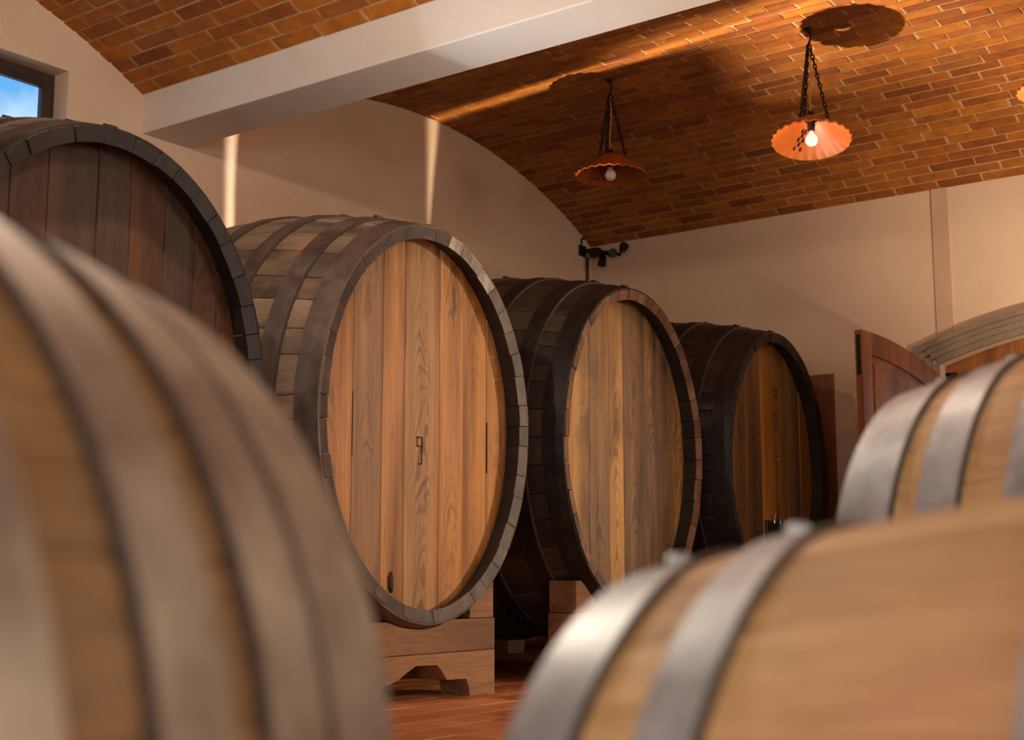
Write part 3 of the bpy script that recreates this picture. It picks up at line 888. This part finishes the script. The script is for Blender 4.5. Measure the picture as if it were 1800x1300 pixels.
r1 = barrique('blurred pale oak barrel with zinc hoops at the lower right', (-0.028 * K, 0.894 * K, HC - 0.292 * K), math.radians(184.9), 0, 0.909, 0.335, 0.2756, [(0.4535, 0.405), (0.364, 0.328), (0.175, 0.13)], BZ, 22)
lb = barrique('blurred brown oak barrel with dull grey hoops at the lower left', (-0.715, 0.047, 0.486), math.radians(91.5), 0.034, 0.92, 0.351, 0.281, [(0.459, 0.402), (0.399, 0.353), (0.328, 0.285), (0.239, 0.18)], BA, 23)
# timber skids that carry them
def skid(label, c, az, RB, L):
    base = c[2] - RB
    t = thing('barrel_skid', label, 'skid', (c[0], c[1], 0), (0, 0, az))
    for sx in (-1, 1):
        x = sx * L * 0.3
        R = RB - 0.02
        N = 14; W = 0.24
        us = [-W + 2 * W * i / N for i in range(N + 1)]
        zt = lambda u: max(0.004, base + RB - math.sqrt((RB + 0.002) ** 2 - u * u) )
        M().prism([(u, zt(u) - 0.006) for u in us] + [(W, 0), (-W, 0)], x - 0.04, x + 0.04, 'x').build('skid_beam', 'cradle_wood', t)
skid('timber skids under the pale barrel in front of the doorway', (-0.152 * K, 1.724 * K, HC - 0.062 * K), math.radians(176.8), 0.335, 0.909)
skid('timber skids under the brown barrel at lower left', (-0.715, 0.047, 0.486), math.radians(91.5), 0.351, 0.92)

# ------------------------------------------------------------------ pendant lamps
def pendant(label, x, y, zsh, tilt, lit, power=0, col=WARM, rz=0.0):
    zt = vault_z(y, YC2 if y > YBEAM1 else YC1)
    t = thing('pendant_lamp', label, 'lamp', (x, y, zsh), (0, 0, 0), 'terracotta pendant lamps')
    H = zt - zsh
    ztie = H - 0.13
    # hook and rose
    m = M().lathe([(0.0, H - 0.035), (0.016, H - 0.033), (0.03, H - 0.015), (0.032, H + 0.01)], 16, 'z')
    m.build('ceiling_hook', 'black_iron', t)
    M().tube([(0.0, 0, H - 0.03), (0.018, 0, H - 0.06), (0.012, 0, H - 0.09), (0.0, 0, ztie)], [0.006, 0.006, 0.007, 0.011], 8).build('hook_stem', 'black_iron', t)
    sh = bpy.data.objects.new('shade_group', None)
    # shade: shallow scalloped terracotta cone
    N = 96; prof = [(0.045, 0.150), (0.075, 0.142), (0.12, 0.112), (0.17, 0.072), (0.22, 0.03), (0.25, 0.004), (0.258, -0.004)]
    hx, hy = -x / math.hypot(x, y), -y / math.hypot(x, y)
    rot = Matrix.Rotation(tilt, 4, Vector((hy, -hx, 0)))
    v = []; f = []
    def scal(r, h, a):
        w = max(0, (r - 0.225) / 0.033)
        s = 1 + 0.022 * w * math.cos(24 * a)
        return rot @ Vector((r * s * math.cos(a), r * s * math.sin(a), h + 0.004 * w * math.cos(24 * a)))
    full = prof + [(r - 0.004, h - 0.008) for r, h in reversed(prof)]
    for r, h in full:
        for q in range(N): v.append(scal(r, h, 2 * PI * q / N))
    P_ = len(full)
    for i in range(P_):
        for q in range(N):
            f.append((i * N + q, i * N + (q + 1) % N, ((i + 1) % P_) * N + (q + 1) % N, ((i + 1) % P_) * N + q))
    shade = obj('shade', v, f, 'terracotta_shade', t, smooth=True)
    # dark perforations: a lattice of punched dots on two flanks
    for sgn in (1, -1):
        m = M()
        for ir, r in enumerate((0.10, 0.125, 0.15, 0.175, 0.20)):
            h = 0.150 - 0.150 * max(0, (r - 0.055)) / 0.195 - 0.004
            for ia, da in enumerate((-0.11, 0.11) if ir % 2 == 0 else (0.0,)):
                a = 2.5 + da + (0 if sgn > 0 else PI)
                p0 = rot @ Vector((r * math.cos(a), r * math.sin(a), h + 0.012)); p1 = rot @ Vector((r * math.cos(a), r * math.sin(a), h - 0.013))
                m.tube([p0, p1], 0.0075, 8)
        m.build('perforation', 'socket_black', shade)
    M().lathe([(0.0, 0.19), (0.02, 0.188), (0.026, 0.17), (0.048, 0.152), (0.048, 0.146)], 20, 'z').build('shade_cap', 'black_iron', t)
    # three chains from the tie to the shade
    for k in range(3):
        a = 2 * PI * k / 3 + 0.35 + rz
        end = rot @ Vector((0.115 * math.cos(a), 0.115 * math.sin(a), 0.118))
        st = Vector((0.006 * math.cos(a), 0.006 * math.sin(a), ztie + 0.005))
        m = M(); nl = 16
        d = (end - st)
        side = d.cross(Vector((0, 0, 1))).normalized(); other = d.cross(side).normalized()
        for i in range(nl):
            c = st + d * ((i + 0.5) / nl); hl = d.length / nl * 0.68
            ax = side if i % 2 else other; u = d.normalized()
            loop = [c + u * hl * math.cos(2 * PI * j / 8) + ax * 0.0095 * math.sin(2 * PI * j / 8) for j in range(9)]
            m.tube(loop, 0.0048, 5, False)
        m.build('chain', 'black_iron', t)
    M().tube([(0.004, 0, ztie), (0.01, 0.004, ztie * 0.6 + 0.07), (-0.004, 0, 0.3), (0, 0, 0.185)], 0.0038, 6).build('cord', 'cord_cloth', t)
    sk = M(); b0 = rot @ Vector((0, 0, 0.145)); b1 = rot @ Vector((0, 0, 0.06))
    sk.tube([b0, b0.lerp(b1, .5), b1], [0.026, 0.026, 0.022], 14)
    socket = sk.build('socket', 'socket_black', t)
    bl = M(); pr = [(0.016, 0.055), (0.018, 0.04), (0.03, 0.027), (0.039, 0.01), (0.041, -0.004), (0.038, -0.02), (0.029, -0.034), (0.016, -0.042), (0.001, -0.045)]
    bl.lathe(pr, 20, 'z')
    bl.v = [tuple(rot @ Vector(p)) for p in bl.v]
    bl.build('bulb', 'bulb_lit' if lit else 'bulb_dim', t, smooth=True)
    if power:
        p = rot @ Vector((0, 0, -0.085))
        L_ = point('lamp_light', (x + p.x, y + p.y, zsh + p.z), power, col, 0.045)
    return t
pendant('terracotta pendant lamp hanging in shadow, left of the two', -5.13, 8.08, 3.44, 0.03, False, 0)
pendant('bright terracotta pendant lamp with white bulb, tilted towards the viewer', -3.56, 8.06, 3.395, 0.22, True, 0.0, WARMER)
pendant('terracotta pendant lamp cut off by the right edge of the picture', -1.98, 8.06, 3.40, 0.0, True, 14, WARM)
pendant('terracotta pendant lamp hanging over the nearest dark cask, out of frame', -3.75, YC1, 3.42, 0.0, True, 105, (1.0, 0.88, 0.72))
pendant('terracotta pendant lamp overhead in front of the casks, out of frame', -2.1, YC1, 3.42, 0.0, True, 30, (1.0, 0.86, 0.70))

# ------------------------------------------------------------------ corner spotlight bracket, conduit, brown strip
t = thing('spotlight_bracket', 'dark iron spotlight bracket fixed high in the far corner', 'spotlight', (XL, 10.12, 3.49))
M().cbox(0, 0.02, -0.05, 0.05, -0.05, 0.05).build('wall_plate', 'black_iron', t)
M().tube([(0.02, 0, 0.0), (0.12, 0, -0.02), (0.42, 0, -0.09)], [0.018, 0.026, 0.016], 10).build('arm', 'black_iron', t)
M().cbox(0.10, 0.2, -0.03, 0.03, -0.075, 0.005, 0.006).build('driver_box', 'black_iron', t)
for x, dz, dr in ((0.24, -0.12, (0.1, -0.4, -1)), (0.34, -0.075, (0.8, -0.8, -0.1)), (0.46, -0.045, (0.9, -1, 0.25))):
    d = Vector(dr).normalized(); c = Vector((x, -0.02, dz))
    h = M().tube([c - d * 0.05, c - d * 0.035, c + d * 0.03, c + d * 0.05], [0.018, 0.03, 0.036, 0.042], 14).build('lamp_head', 'black_iron', t)
M().tube([(0.0, 0.0, 0.06), (0.0, 0.0, 0.11), (0.03, 0.01, 0.12)], 0.012, 8).build('cable_gland', 'black_iron', t)
tag(M().tube([(XL + 0.02, 10.19, 3.44), (XL + 0.02, 10.19, 2.2), (XL + 0.02, 10.19, 0.02)], 0.014, 10).build('conduit_pipe', 'pipe_brown'),
    'thin brown conduit pipe running down the far corner', 'pipe')
b_ = M().cbox(-4.72, -4.415, YB - 0.03, YB - 0.004, 0.01, 2.175, 0.003).build('brown_strip', 'strip_brown')  # thin brown slab set upright against the end wall
tag(b_, 'brown upright strip on end wall behind the blackened cask', 'board')
# low floodlight that stands in the gap between the last two casks
t = thing('floodlight', 'black floodlight with added light-blocking shield standing between pale headed cask and last cask', 'floodlight', (PF[0], PF[1], 0))
M().cbox(-0.06, 0.06, -0.045, 0.045, PF[2] - 0.16, PF[2] - 0.04, 0.006).build('housing', 'black_iron', t)
M().tube([(0, 0, 0.02), (0, 0, PF[2] - 0.16)], 0.014, 10).build('pole', 'black_iron', t)
M().lathe([(0.0, 0.025), (0.1, 0.02), (0.11, 0.0), (0.0, 0.0)], 20, 'z').build('base', 'black_iron', t)
M().box(-0.34, 0.08, 0.052, 0.056, PF[2] - 0.14, PF[2] + 0.17).build('shield', 'black_iron', t)  # added plate that keeps the flood off the last cask
# ground outside the doorway
struct(M().box(-8, 6, YB + 0.4, YB + 14, -0.3, -0.02).build('ground_outside', 'paving'), 'pale paved ground outside the doorway', 'ground')
